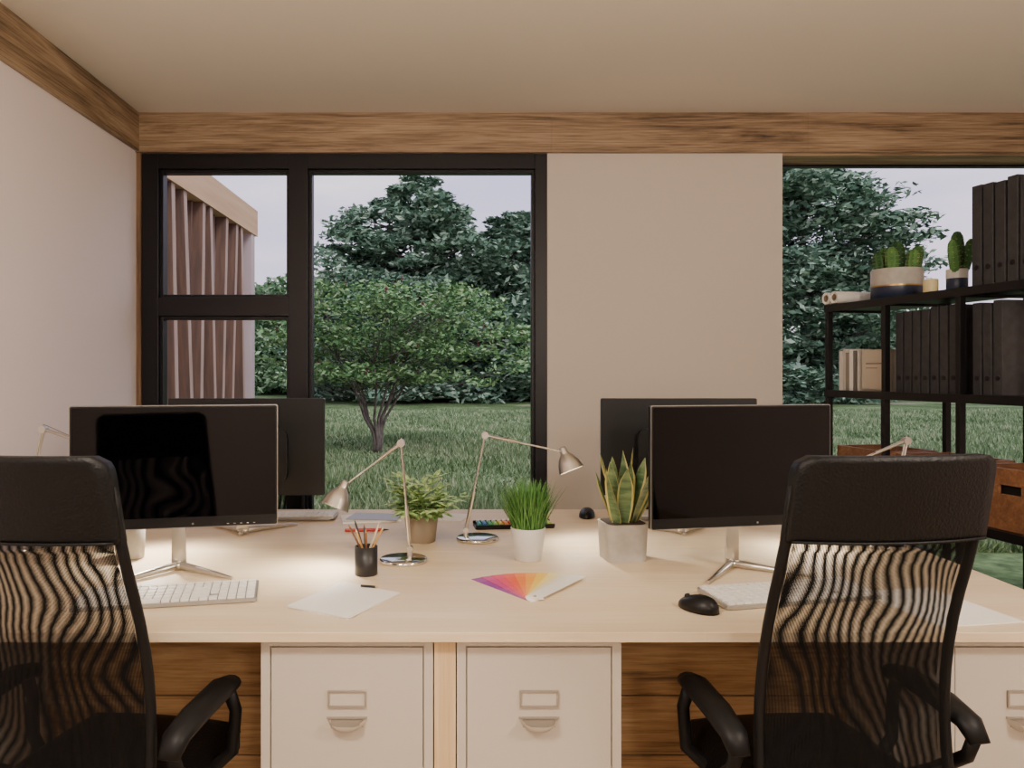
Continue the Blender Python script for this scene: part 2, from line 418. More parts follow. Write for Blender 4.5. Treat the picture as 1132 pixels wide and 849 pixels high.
# ------------------------------------------------------------------ desk lamps
def lamp(bx, by, foot, elbow, head, aim, power):
    """foot/elbow/head relative (x,y,z) to base centre on desk; aim = direction of light"""
    l = MB()
    l.lathe([(0, .0), (.070, .0), (.072, .003), (.072, .009), (.068, .012), (.0, .013)], (0, 0, 0), M_chrome, 36)
    F = Vector(foot); E = Vector(elbow); Hd = Vector(head)
    l.cyl((F.x, F.y, .011), (F.x, F.y, .035), .009, .007, M_alu)
    F2 = Vector((F.x, F.y, .035)); o = Vector((0, .007, 0))
    for sgn in (-1, 1):
        l.cyl(F2+o*sgn, E+o*sgn, .0032, m=M_alu, seg=8)
    l.cyl(F2+(E-F2)*.04, F2+(E-F2)*.40, .006, m=M_alu, seg=10)
    l.cyl(F2-o*1.6, F2+o*1.6, .009, m=M_alu, seg=14)
    l.cyl(E-o*1.8, E+o*1.8, .012, m=M_alu, seg=16)
    for sgn in (-1, 1): l.cyl(E+o*sgn*.7, Hd+o*sgn*.7, .0028, m=M_alu, seg=8)
    d = (Hd-E); l.cyl(E+d*.04, E+d*.38, .0055, m=M_alu, seg=10)
    up = Vector((0, 0, .016)); l.cyl(E+up, E+d*.45, .0008, m=M_dark, seg=5); l.cyl(E, E+up, .002, m=M_alu, seg=6)
    l.cyl(Hd-o*1.5, Hd+o*1.5, .008, m=M_alu, seg=12)
    A = Vector(aim).normalized()
    top = Hd-A*.018
    l.lathe([(0, 0), (.009, .001), (.013, .005), (.014, .022), (.016, .026), (.027, .038), (.037, .058), (.043, .082), (.044, .084)], top, M_alu, 28, A)
    l.lathe([(.043, .083), (.035, .058), (.025, .038), (0, .032)], top, M_shadein, 28, A)
    b = top+A*.058; l.sphere(b, .015, M_bulb, 14)
    o_ = l.obj('desk_lamp', (bx, by, DZ+.0002))
    ld = bpy.data.lights.new('lamp_light', 'SPOT'); ld.energy = power; ld.color = (1, .91, .79); ld.spot_size = R(130); ld.spot_blend = .9; ld.shadow_soft_size = .02
    lo = bpy.data.objects.new('lamp_light', ld); C.objects.link(lo); lo.parent = o_
    lo.location = top+A*.076; lo.rotation_euler = Vector((0, 0, -1)).rotation_difference(A).to_euler()
lamp(-.187, 2.385, (.018, .02, 0), (-.008, .01, .355), (-.170, -.06, .235), (-.42, -.25, -1), 9)
lamp(.040, 2.694, (-.040, .0, 0), (.025, 0, .355), (.290, -.02, .300), (.40, -.22, -1), 8)
lamp(-1.42, 2.56, (-.02, .0, 0), (.06, 0, .385), (.42, -.06, .28), (.2, -.2, -1), 17)
lamp(1.36, 2.60, (.02, .0, 0), (.08, 0, .345), (-.20, -.03, .24), (-.3, -.1, -1), 9)

# ------------------------------------------------------------------ desk plants
def pot_round(m, r0, r1, h, mt, th=.004):
    m.lathe([(0, 0), (r0, 0), (r0+.001, .002), (r1, h-.001), (r1-.001, h), (r1-th, h), (r1-th-.001, h-.012)], (0, 0, 0), mt, 32)
    m.disc((0, 0, h-.012), r1-th*.8, M_soil)
p = MB(); pot_round(p, .040, .053, .098, M_ceram)
for i in range(700):
    a = random.uniform(0, 6.283); r = .045*math.sqrt(random.random()); az = a+random.uniform(-.7, .7)
    p.blade((r*math.cos(a), r*math.sin(a), .084), az, random.uniform(0, .34)*r/.042, random.uniform(.09, .166), .0040, random.uniform(0, .6), M_grass, 5)
p.obj('potted_grass', (.189, 2.415, DZ+.0002))
p = MB()
p.rprism((0, 0, 0), .132, .132, .112, .030, M_grey, seg=7, taper=.92)
p.rprism((0, 0, .1125), .118, .118, .0012, .024, M_soil, seg=6)
for i in range(14):
    a = i*2.4+.3; r = .008+.034*(i/14)
    p.blade((r*math.cos(a), r*math.sin(a), .108), a, .05+.36*(i/14), random.uniform(.17, .240)*(1.10-.22*i/14), .048, random.uniform(.02, .22), M_snake, 10, 'sword', M_snakey, random.uniform(-1.3, 1.3))
p.obj('snake_plant', (.4785, 2.43, DZ+.0002), R(8))
p = MB(); pot_round(p, .046, .058, .092, M_taupe)
for i in range(38):
    a = random.uniform(0, 6.283); L = random.uniform(.05, .145); ln = random.uniform(.1, 1.0)
    st = []; q = Vector((.02*math.cos(a), .02*math.sin(a), .08)); ang = ln
    for k in range(6):
        st.append(q.copy()); q += Vector((math.cos(a)*math.sin(ang), math.sin(a)*math.sin(ang), math.cos(ang)))*L/5; ang += .12
    p.tube(st, [.0016]*6, M_stem, 5)
    for k in (2, 3, 4, 5):
        for sg in (-1, 1, 0):
            p.blade(st[k], a+sg*random.uniform(.6, 1.4), ang*.6+random.uniform(0, .5), random.uniform(.040, .062), random.uniform(.018, .025), random.uniform(.4, 1.0), M_varieg, 5, 'oval')
p.obj('potted_leafy_plant', (-.150, 2.68, DZ+.0002))
p = MB(); pot_round(p, .040, .044, .095, M_grey)
for i in range(14):
    p.blade((0, 0, .08), i*2.4, .1+.04*i, .05, .012, .3, M_stem, 5, 'oval')
p.obj('small_plant_pot', (-1.03, 2.44, DZ+.0002))

p = MB(); p.lathe([(0, 0), (.031, 0), (.032, .003), (.032, .080), (.0295, .080), (.029, .004), (0, .004)], (0, 0, 0), M_cup, 28)
pc = [mat('pencil_'+str(i), c, .5) for i, c in enumerate(['c79b5a', '222222', '8a5a32', 'b8b4ac', '6f4a2a', 'd8c8a8', '333333'])]
for i in range(9):
    a = i*2.39; t = Vector((.045*math.cos(a), .03*math.sin(a), random.uniform(.12, .145))); b0 = Vector((-.018*math.cos(a), -.018*math.sin(a), .006))
    dd = (t-b0).normalized(); p.cyl(b0, t, .0030, m=pc[i % 7], seg=6); p.cyl(t, t+dd*.010, .0030, .0006, pc[(i+5) % 7], seg=6)
p.obj('pencil_cup', (-.28, 2.235, DZ+.0002))

p = MB()
pts = [(-.43, 1.917), (-.272, 1.826), (-.169, 2.034), (-.333, 2.139)]
for k, (r_, zz) in enumerate(((0, 0), (3, .0028), (-2, .004))):
    cx, cy = -.301, 1.98; c_, s_ = math.cos(R(r_)), math.sin(R(r_)); h = .0026 if k == 0 else .0006
    q = [((px-cx)*c_-(py-cy)*s_, (px-cx)*s_+(py-cy)*c_) for px, py in pts]
    vs = [(a, b, zz) for a, b in q]+[(a, b, zz+h) for a, b in q]
    p.add(vs, [(3, 2, 1, 0), (4, 5, 6, 7)]+[(i, (i+1) % 4, 4+(i+1) % 4, 4+i) for i in range(4)], M_white)
p.obj('paper_sheets', (-.301, 1.98, DZ+.0002))
p = MB(); p.cyl((-.02, 0, .0035), (.02, -.012, .0035), .0032, m=M_cup, seg=8); p.cyl((.02, -.012, .0035), (.028, -.0145, .0035), .0032, .0006, pc[0], seg=8)
p.obj('drawing_pencil', (-.255, 2.085, DZ+.005))
# colour fan
p = MB(); cols = ['8c1f8c', 'c8267e', 'e03058', 'ea5228', 'f07c18', 'f5a41c', 'f6cc3a', 'efe08c', 'e6dfc8', 'ece9e2']
n = len(cols)
for i, cc in enumerate(cols):
    a = R(34-68*i/(n-1))
    rot = Matrix.Rotation(a, 4, 'Z'); p.M = Matrix.Translation((0, 0, .0008*i)) @ rot
    for k in range(6):
        f = abs(k-3.5)/3.5; cr = lin(cc); mk = mat('sw_%d_%d' % (i, k), [cr[j]*(1-.16*f)+.85*.16*f for j in range(3)], .5)
        p.b2(-.021, .021, .005+k*.041, .005+(k+1)*.041-.0006, 0, .0007, mk)
    p.b2(-.021, .021, -.012, .005, 0, .0007, M_white)
p.M = Matrix.Identity(4); p.cyl((0, 0, 0), (0, 0, .0105), .004, m=M_alu, seg=12)
p.obj('colour_swatch_fan', (.172, 1.985, DZ+.0002))
# marker tray
p = MB(); p.rprism((0, 0, 0), .29, .10, .006, .01, M_black)
p.b2(-.145, .145, .044, .05, .006, .016, M_black); p.b2(-.145, .145, -.05, -.044, .006, .016, M_black)
mc = ['2a9c9c', '2f7fc0', '46a86a', '8ac44a', 'e0c840', 'e0882e', 'd0483a', 'b04a90', '5c4aa8', '40b8d8', '9a9a9a', '30a070', '38a0c8', 'c0d850']
for i, cc in enumerate(mc):
    mm = mat('marker_%d' % i, cc, .4); xx = -.128+i*.0197
    p.cyl((xx, -.04, .014), (xx, .02, .014), .0075, m=mm, seg=12); p.cyl((xx, .02, .014), (xx, .043, .014), .0068, m=M_white, seg=12)
p.obj('marker_set', (.175, 2.93, DZ+.0002), R(6))
p = MB(); p.box((0, 0, .003), (.22, .16, .006), M_white, (0, 0, R(12))); p.box((.02, .01, .0075), (.20, .14, .003), M_kbase, (0, 0, R(-8)))
p.obj('notebooks', (-.37, 3.08, DZ+.0002))
p = MB(); p.box((0, 0, .002), (.21, .15, .004), M_white, (0, 0, R(-14))); p.obj('notepad', (-.10, 3.12, DZ+.0002))
M_red = mat('red_pen', 'b8302a', .4)
p = MB(); p.cyl((-.07, 0, .006), (.06, .01, .006), .0055, m=M_red, seg=10); p.cyl((.06, .01, .006), (.085, .012, .006), .0045, .001, M_cup, seg=10)
p.obj('marker_pen', (-.36, 2.83, DZ+.0002))
p = MB(); p.box((0, 0, .001), (.21, .29, .002), M_white, (0, 0, R(10))); p.obj('paper_sheet', (1.14, 1.93, DZ+.0002))

# ------------------------------------------------------------------ chairs
def chair(x, y, rz):
    c = MB()
    def yback(z):
        t = max(0, (z-.50)/(1.157-.50)); return -.225-.115*t**1.3+.03*math.sin(math.pi*min(t*1.4, 1))
    def hw(z):
        t = (z-.50)/(1.157-.50); return .204-.014*t
    def surf(z0, z1, inset=0, dy=0):
        def f(u, v):
            z = z0+(z1-z0)*v; w = hw(z)-inset
            xx = (u*2-1)*w
            return (xx, yback(z)+dy-.035*(1-(xx/.2)**2)+.02, z)
        return f
    def head(u, v):
        z = .995+(1.157-.995)*v; w = hw(z); s = u*2-1
        if v > .8: w -= .024*(1-math.sqrt(max(0, 1-((v-.8)/.2)**2)))
        xx = s*w; return (xx, yback(z)-.035*(1-(xx/.2)**2)+.035, z)
    c.slab(head, 18, 14, .035, M_leather)
    c.tube([(u/20*2*.19-.19, yback(1.0)-.035*(1-((u/20*2*.19-.19)/.2)**2)-.002, .998) for u in range(21)], .003, M_leather, 6)
    c.sheet(surf(.50, 1.0, .012, .022), 16, 20, M_net1)
    c.sheet(surf(.50, 1.0, .012, -.006), 16, 20, M_net2)
    for s in (-1, 1):
        pts = []; rs = []
        for k in range(13):
            z = .44+(1.10-.44)*k/12; w = hw(z)-.006; pts.append((s*w, yback(z)+.022, z)); rs.append(.0105 if k < 11 else .008)
        c.tube(pts, rs, M_chairpl, 10)
    c.slab(surf(.43, .51, 0, .022), 14, 4, .03, M_leather)
    c.tube([(0, -.10, .40), (0, -.20, .40), (0, -.25, .43), (0, yback(.5)-.03, .50)], [.022, .024, .022, .014], M_chairpl, 10)
    c.rprism((0, .01, .405), .42, .43, .025, .07, M_chairpl, seg=6)
    def seat(u, v):
        a = u*2-1; b = v*2-1; e = max(abs(a), abs(b))
        X = .215*a*math.sqrt(1-.18*b*b); Y = .01+.22*b*math.sqrt(1-.18*a*a)
        return (X, Y, .428+.045*math.sqrt(max(0, 1-e**5)))
    c.sheet(seat, 20, 20, M_leather)
    for s in (-1, 1):
        A = s*.248
        c.tube([(A, -.225, .570), (A, -.195, .600), (A, -.12, .614), (A, .0, .622), (A*.985, .045, .614), (A*.98, .058, .600)], [.020, .028, .032, .032, .026, .014], M_chairpl, 12, .62)
        c.tube([(A, .03, .604), (A*1.02, .055, .55), (A*1.0, .05, .46), (s*.20, .03, .418), (s*.10, .02, .41)], [.015, .014, .014, .016, .015], M_chairpl, 10)
        c.tube([(A, -.212, .580), (A*1.0, -.19, .53), (A*.98, -.10, .46), (s*.20, -.05, .418), (s*.1, -.02, .41)], [.014, .014, .014, .015, .015], M_chairpl, 10)
    c.b2(-.11, .11, -.12, .12, .375, .405, M_chairpl)
    c.cyl((0, 0, .09), (0, 0, .24), .026, m=M_chairpl); c.cyl((0, 0, .24), (0, 0, .38), .016, m=M_chrome)
    for k in range(5):
        a = 2*math.pi*k/5+.3; ca, sa = math.cos(a), math.sin(a)
        c.tube([(0, 0, .115), (.12*ca, .12*sa, .105), (.265*ca, .265*sa, .075)], [.026, .020, .013], M_chairpl, 10)
        p0 = Vector((.265*ca, .265*sa, .028)); t = Vector((-sa, ca, 0))
        c.cyl(p0+Vector((0, 0, .03)), p0+Vector((0, 0, .05)), .008, m=M_chrome, seg=8)
        for q in (-1, 1): c.cyl(p0+t*q*.006, p0+t*q*.022, .028, m=M_chairpl, seg=18)
        c.box(p0+Vector((0, 0, .024)), (.03, .03, .016), M_chairpl, (0, 0, a))
    c.obj('office_chair', (x, y, 0.0005), rz)
chair(-.775, 1.77, R(-9)); chair(.75, 1.775, R(6)); chair(-.98, 3.63, R(180)); chair(1.03, 3.63, R(176))

# ------------------------------------------------------------------ shelving
SR = math.atan2(-.984, .177)
SM = Matrix.Translation((1.86, 4.10, 0)) @ Matrix.Rotation(SR, 4, 'Z')
def sobj(mb, name, t, wv, z, rz=0, bevel=0):
    p = SM @ Vector((t, wv, z)); return mb.obj(name, p, SR+rz, bevel=bevel)
s = MB(); WD = .35; ts = [0, .42, .86, 1.29]
for t in ts:
    for wv in (0, WD-.028): s.b2(t-.012, t+.012, wv, wv+.028, 0, 1.652, M_shelf)
    for z in (1.617, .68): s.b2(t-.010, t+.010, .028, WD-.028, z, z+.018, M_shelf)
for z in (.10, .685, 1.205, 1.64):
    s.b2(-.016, 1.306, -.002, WD+.002, z-.012, z+.012, M_shelf)
    s.b2(-.016, 1.306, -.004, .0, z-.022, z+.014, M_shelf)
sobj(s, 'shelving_unit', 0, 0, 0, bevel=.001)
def crate(t, L):
    c = MB(); W, H, th = .28, .24, .012
    for (a, b_, e, f) in ((-L/2, L/2, -W/2, -W/2+th), (-L/2, L/2, W/2-th, W/2), (-L/2, -L/2+th, -W/2+th, W/2-th), (L/2-th, L/2, -W/2+th, W/2-th)):
        if b_-a == L and e < 0:
            c.b2(a, b_, e, f, 0, .14, M_crate); c.b2(a, b_, e, f, .175, H, M_crate)
            c.b2(a, -.05, e, f, .14, .175, M_crate); c.b2(.05, b_, e, f, .14, .175, M_crate)
        else: c.b2(a, b_, e, f, 0, H, M_crate)
    c.b2(-L/2+th, L/2-th, -W/2+th, W/2-th, 0, th, M_crate)
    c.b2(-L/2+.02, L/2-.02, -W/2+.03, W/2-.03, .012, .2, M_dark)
    sobj(c, 'wooden_crate', t, .175, .6975, bevel=.002)
crate(.210, .35); crate(.640, .36); crate(1.075, .36)
def binders(t0, t1, z, h, n, name='row_of_binders'):
    b = MB(); w_ = (t1-t0)/n
    for i in range(n):
        hh = h*random.uniform(.96, 1.0); c = t0+w_*(i+.5)-(t0+t1)/2; ln = random.uniform(-.5, .5)*.02
        b.box((c, 0, hh/2), (w_*.82, .27, hh), M_binder, (0, ln, 0))
        b.cyl((c, -.137, hh*.18), (c, -.134, hh*.18), w_*.2, m=M_shelf, seg=10)
    sobj(b, name, (t0+t1)/2, .165, z, bevel=.0015)
binders(.46, .83, 1.2175, .375, 7); binders(.90, 1.05, 1.2175, .375, 3); binders(.895, 1.29, 1.6545, .41, 7)
binders(.10, .39, .1125, .36, 5)
M_bk = [mat('book_%d' % i, c, .6) for i, c in enumerate(['e0dbd2', 'c4beb4', '8a8378', 'ece8e0', '6b655c'])]
b = MB(); xx = 0
for i, (w_, h_) in enumerate(((.03, .20), (.022, .21), (.028, .19), (.03, .205), (.018, .2))):
    b.b2(xx, xx+w_-.002, 0, .15, 0, h_, M_bk[i]); xx += w_
b.b2(.140, .150, .0, .17, 0, .205, M_bk[1])
sobj(b, 'row_of_books', .03, .05, 1.2175, bevel=.001)
b = MB(); b.b2(0, .17, .0, .03, 0, .20, mat('box_beige', 'c4b8a4', .6)); b.b2(.03, .14, -.001, 0, .13, .137, M_taupe); b.b2(.03, .11, -.001, 0, .11, .114, M_taupe); b.b2(-.002, .172, .0, .20, 0, .012, M_bk[1]); b.b2(.0, .17, .03, .20, .012, .20, M_bk[1])
sobj(b, 'storage_box', .205, .05, 1.2175, bevel=.001)
b = MB()
for t, ln in ((0, .31), (.066, .29)):
    zz = .031; r = .030
    b.lathe([(r, 0), (r, ln), (r-.004, ln), (r*.6, ln-.002), (r*.6, .002), (r-.004, 0), (r, 0)], (t, -.03, zz), M_white, 20, (0, 1, 0))
    b.lathe([(r*.62, .003), (r*.5, .0), (r*.5, ln), (r*.62, ln-.003)], (t, -.03, zz), M_taupe, 20, (0, 1, 0))
sobj(b, 'paper_rolls', .035, .0, 1.6545)
def cactus_col(m, x, y, z, r, h, ribs=9, lx=0, ly=0):
    prof = [(r*.6, 0), (r*.9, h*.12), (r, h*.4), (r*.97, h*.7), (r*.8, h*.88), (r*.45, h*.98), (.0005, h)]
    a = Vector((lx, ly, 1)).normalized()
    m.lathe(prof, (x, y, z), M_cactus, 72, a, mod=lambda t: 1-.16*abs(math.sin(ribs*t/2))**.6)
    q = Vector((0, 0, 1)).rotation_difference(a)
    for k in range(ribs):
        t = 2*math.pi*k/ribs
        for j in range(5):
            zz = h*(.15+.16*j); rr = r*(.95 if j < 4 else .85); p0 = Vector((x, y, z))+q @ Vector((rr*math.cos(t), rr*math.sin(t), zz))
            for e in range(3):
                dv = q @ Vector((math.cos(t+(e-1)*.6), math.sin(t+(e-1)*.6), .2))*.008
                m.cyl(p0, p0+dv, .0005, .0002, M_cream, 4, False)
c = MB()
c.lathe([(0, 0), (.105, 0), (.113, .005), (.114, .062)], (0, 0, 0), M_navy, 40)
c.lathe([(.114, .062), (.1145, .068)], (0, 0, 0), M_gold, 40)
c.lathe([(.1145, .068), (.114, .145), (.111, .148), (.106, .148), (.105, .13)], (0, 0, 0), M_grey, 40); c.disc((0, 0, .132), .106, M_soil)
for (x_, y_, r_, h_) in ((0, 0, .036, .155), (-.055, .035, .030, .125), (.045, -.060, .030, .120), (-.01, -.078, .027, .105), (.02, .078, .029, .135), (-.03, -.035, .028, .13), (.06, .03, .028, .11)):
    cactus_col(c, x_, y_, .128, r_, h_, 9, x_*1.8, y_*1.8)
sobj(c, 'potted_cactus', .31, .16, 1.6545)
c = MB()
c.lathe([(0, 0), (.038, 0), (.042, .004), (.042, .10), (.038, .10), (.037, .088)], (0, 0, 0), M_navy, 30); c.lathe([(.0425, .06), (.0425, .10)], (0, 0, 0), M_ceram, 30); c.disc((0, 0, .09), .038, M_soil)
for (x_, y_, r_, h_) in ((0, 0, .028, .18), (-.022, .018, .022, .12), (.018, -.024, .023, .14), (.01, .024, .022, .15)): cactus_col(c, x_, y_, .086, r_, h_, 8, x_*6, y_*9)
sobj(c, 'potted_cactus', .69, .15, 1.6545)
c = MB()
c.lathe([(0, 0), (.028, 0), (.030, .003), (.030, .062), (.026, .064), (.0, .060)], (0, 0, 0), M_cream, 24); c.cyl((0, 0, .06), (0, 0, .072), .001, m=M_dark, seg=5)
sobj(c, 'candle', .62, .08, 1.6545)
p = MB(); pot_round(p, .07, .085, .15, M_grey)
for i in range(50):
    p.blade((0, 0, .13), i*2.4, .1+.016*i, random.uniform(.14, .22), .03, random.uniform(.3, .9), M_grass, 6, 'oval')
sobj(p, 'potted_fern', 1.07, .17, .1125)

# ------------------------------------------------------------------ unseen globe fill lamps, added to light room and ceiling (above/behind the viewpoint)
M_fillglobe = mat('fill_globe_glow', 'ffe9cc', .5, emis=3)
def fill_lamp(x, y, z, P):
    m = MB(); m.lathe([(.0, .0), (.02, .0), (.03, -.004), (.03, -.02), (0, -.02)], (0, 0, ZC-z), M_black, 20)
    m.cyl((0, 0, .14), (0, 0, ZC-z-.01), .003, m=M_black, seg=8); m.cyl((0, 0, .12), (0, 0, .15), .03, .015, M_black)
    m.lathe([(.03, .12), (.06, .10), (.12, .04), (.125, 0), (.12, -.04), (.06, -.10), (.0, -.12)], (0, 0, 0), M_fillglobe, 28)
    o = m.obj('added_fill_lamp', (x, y, z))
    ld = bpy.data.lights.new('added_fill_light', 'POINT'); ld.energy = P; ld.color = (1, .875, .745); ld.shadow_soft_size = .13
    lo = bpy.data.objects.new('added_fill_light', ld); C.objects.link(lo); lo.parent = o; lo.location = (0, 0, -.27)
fill_lamp(-.5, .75, 2.15, 66); fill_lamp(1.6, .75, 2.15, 76); fill_lamp(.5, -1.2, 2.1, 64)

# ------------------------------------------------------------------ exterior
GZ = -.05
def ground_mat():
    m = bpy.data.materials.new('lawn'); m.use_nodes = True; nt = m.node_tree; b = nt.nodes['Principled BSDF']; b.inputs['Roughness'].default_value = .95
    b.inputs['Specular IOR Level'].default_value = .1
    tc = nt.nodes.new('ShaderNodeTexCoord')
    n1 = nt.nodes.new('ShaderNodeTexNoise'); n1.inputs['Scale'].default_value = .35; n1.inputs['Detail'].default_value = 8
    n2 = nt.nodes.new('ShaderNodeTexNoise'); n2.inputs['Scale'].default_value = 9; n2.inputs['Detail'].default_value = 8
    nt.links.new(tc.outputs['Object'], n1.inputs[0]); nt.links.new(tc.outputs['Object'], n2.inputs[0])
    c1 = nt.nodes.new('ShaderNodeValToRGB'); e = c1.color_ramp.elements
    e[0].position = .38; e[0].color = lin('5c7448'); e[1].position = .68; e[1].color = lin('c0b8a0'); q = e.new(.57); q.color = lin('7f9464')
    nt.links.new(n1.outputs['Fac'], c1.inputs[0])
    c2 = nt.nodes.new('ShaderNodeValToRGB'); c2.color_ramp.elements[0].position = .3; c2.color_ramp.elements[1].position = .7
    c2.color_ramp.elements[0].color = (.4, .4, .4, 1); c2.color_ramp.elements[1].color = (1.2, 1.2, 1.2, 1)
    nt.links.new(n2.outputs['Fac'], c2.inputs[0])
    mx = nt.nodes.new('ShaderNodeMix'); mx.data_type = 'RGBA'; mx.blend_type = 'MULTIPLY'; mx.inputs[0].default_value = 1
    nt.links.new(c1.outputs[0], mx.inputs[6]); nt.links.new(c2.outputs[0], mx.inputs[7]); nt.links.new(mx.outputs[2], b.inputs['Base Color'])
    return m
M_lawn = ground_mat()
g = MB(); g.b2(-90, 90, YT+.001, 140, GZ-.2, GZ, M_lawn); lawn = g.obj('lawn_ground')

def np_obj(name, V, F, mats, mi=None):
    me = bpy.data.meshes.new(name); n = len(V); k = F.shape[1]; m = len(F)
    me.vertices.add(n); me.vertices.foreach_set('co', V.astype(np.float32).ravel())
    me.loops.add(m*k); me.loops.foreach_set('vertex_index', F.astype(np.int32).ravel())
    me.polygons.add(m); me.polygons.foreach_set('loop_start', np.arange(0, m*k, k, dtype=np.int32)); me.polygons.foreach_set('loop_total', np.full(m, k, dtype=np.int32))
    for x in mats: me.materials.append(x)
    if mi is not None: me.polygons.foreach_set('material_index', mi.astype(np.int32))
    me.update(calc_edges=True)
    o = bpy.data.objects.new(name, me); C.objects.link(o); return o

rng = np.random.default_rng(3)
n = 150000
yy = 6.0+22*rng.random(n)**1.5; ext = rng.random(n)
left = rng.random(n) < .6
xx = np.where(left, yy*(-.42+.55*ext), yy*(.38+.36*ext))
kp = ~((xx < -3.05) & (yy < 12.2)); xx = xx[kp]; yy = yy[kp]; n = len(xx)
hh = (.04+.08*rng.random(n))*(.7+.6*np.sin(xx*1.7+yy)*np.sin(yy*1.1)**2+.3); a = rng.random(n)*6.283; wd = .005+.0007*yy
lx = (rng.random(n)-.5)*.12; ly = (rng.random(n)-.5)*.12
P = np.stack([xx, yy, np.full(n, GZ)], 1)
dx = np.stack([np.cos(a)*wd, np.sin(a)*wd, np.zeros(n)], 1)
V = np.stack([P-dx, P+dx, P+np.stack([lx, ly, hh], 1)], 1).reshape(-1, 3)
F = np.arange(3*n).reshape(-1, 3)
lg = np_obj('grass_blades', V, F, [foliage('lawn_blades', ['4c6640', '6c8658', '8ea276', 'b4b894'], .5)]); lg.parent = lawn

def leaves(cent, rad, per, size, rng, flat=.5):
    n = len(cent); c = np.repeat(cent, per, 0); r = np.repeat(rad, per, 0)
    dv = rng.normal(size=(n*per, 3)); dv /= np.linalg.norm(dv, axis=1)[:, None]
    p = c+dv*r*(rng.random((n*per, 1))**.4)
    t = rng.normal(size=(n*per, 3)); t[:, 2] *= flat; t /= np.linalg.norm(t, axis=1)[:, None]
    u = rng.normal(size=(n*per, 3)); u[:, 2] *= flat; b = u-t*(u*t).sum(1)[:, None]; b /= np.linalg.norm(b, axis=1)[:, None]
    s = size*(.6+.8*rng.random((n*per, 1)))
    V = np.stack([p-t*s, p-b*s*.42, p+t*s, p+b*s*.42], 1).reshape(-1, 3)
    return V
M_bark = mat('bark', '564c48', .9, col2='786c66', nscale=12, bump=.5)
M_tree = foliage('tree_leaves', ['38523f', '5c7a64', '84a086', 'b6c8b0'], .9)
M_tree2 = foliage('sumac_leaves', ['3f6440', '608654', '84aa6e', 'aec692'], 2.5)
M_hedge = foliage('hedge_leaves', ['3e6040', '5e805a', '86a67a', 'aec2a0'], .7)
M_red2 = foliage('sumac_flower', ['64303c', '8c5260'], 3)

def envelope_tree(name, x, y, prof, z0, z1, ncl, per, size, mt, seed, flat=.35, cl=(1.3, .38), trunk=.35):
    rng = np.random.default_rng(seed); zt = np.array([q[0] for q in prof]); rt = np.array([q[1] for q in prof])
    z = z0+(z1-z0)*rng.random(ncl*2)
    ra = np.interp((z-z0)/(z1-z0), zt, rt); keep = rng.random(ncl*2) < (ra/ra.max())**.8+.12; z = z[keep][:ncl]; ra = ra[keep][:ncl]; k = len(z)
    az = rng.random(k)*6.283; rr = ra*(.35+.65*rng.random(k)**.6)*(.82+.3*np.sin(az*3+z*1.3))
    cent = np.stack([x+rr*np.cos(az), y+rr*np.sin(az), z-.10*rr], 1)
    s = (.55+.7*rng.random(k)); rad = np.stack([cl[0]*s, cl[0]*s, cl[1]*s], 1)*np.clip(ra/ra.max()+.25, .35, 1)[:, None]
    V = leaves(cent, rad, per, size, rng, flat)
    F = np.arange(len(V)).reshape(-1, 4)
    leaf = np_obj('crown', V, F, [mt])
    t = MB(); H = z1-GZ
    t.tube([(x, y, GZ-.05), (x+.1, y, GZ+H*.3), (x-.1, y, GZ+H*.6), (x, y, GZ+H*.93)], [trunk, trunk*.8, trunk*.45, .05], M_bark, 10)
    for i in range(0, k, max(1, k//60)):
        c = cent[i]; zb = max(GZ+.8, c[2]-.35*rr[i]); t.tube([(x, y, zb), ((x+c[0])/2, (y+c[1])/2, (zb+c[2])/2+.1), tuple(c)], [trunk*.22, trunk*.14, .02], M_bark, 5)
    o = t.obj(name); leaf.parent = o
    return o
envelope_tree('large_tree', -2.3, 38, [(0, 5.0), (.25, 5.4), (.5, 5.4), (.72, 4.4), (.86, 2.9), (1, .6)], .6, 10.6, 360, 160, .18, M_tree, 11)
envelope_tree('large_tree', 2.4, 38.5, [(0, 3.9), (.4, 4.4), (.7, 3.4), (.9, 1.8), (1, .4)], .4, 9.2, 230, 150, .18, M_tree, 12)
envelope_tree('large_tree', -5.0, 40, [(0, 3.0), (.4, 3.4), (.7, 2.4), (.9, 1.2), (1, .4)], .4, 8.4, 170, 150, .18, M_tree, 13)
envelope_tree('large_tree', 16.2, 38, [(0, 4.6), (.3, 4.8), (.6, 4.8), (.8, 4.2), (.93, 2.4), (1, .8)], .4, 12.2, 400, 150, .18, M_tree, 14)
rng = np.random.default_rng(5); k = 700
hx = -26+72*rng.random(k); top = 5.2+.8*np.sin(hx*.5)+.5*np.sin(hx*1.3+1)+np.where(hx < -8.5, 1.8, 0)
hz = GZ+.2+(top-.4)*rng.random(k)**.8; hy = 49+2.5*rng.random(k)-(top-hz)*.3
cent = np.stack([hx, hy, hz], 1); rad = np.stack([1.0+.7*rng.random(k)]*2+[.65+.4*rng.random(k)], 1)
V = leaves(cent, rad, 110, .22, rng, .8); hl = np_obj('hedge_foliage', V, np.arange(len(V)).reshape(-1, 4), [M_hedge])
h = MB()
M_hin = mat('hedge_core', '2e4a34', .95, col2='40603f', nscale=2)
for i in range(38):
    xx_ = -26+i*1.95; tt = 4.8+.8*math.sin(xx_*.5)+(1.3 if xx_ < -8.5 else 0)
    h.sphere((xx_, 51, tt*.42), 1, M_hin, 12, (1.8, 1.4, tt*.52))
ho = h.obj('hedge'); hl.parent = ho
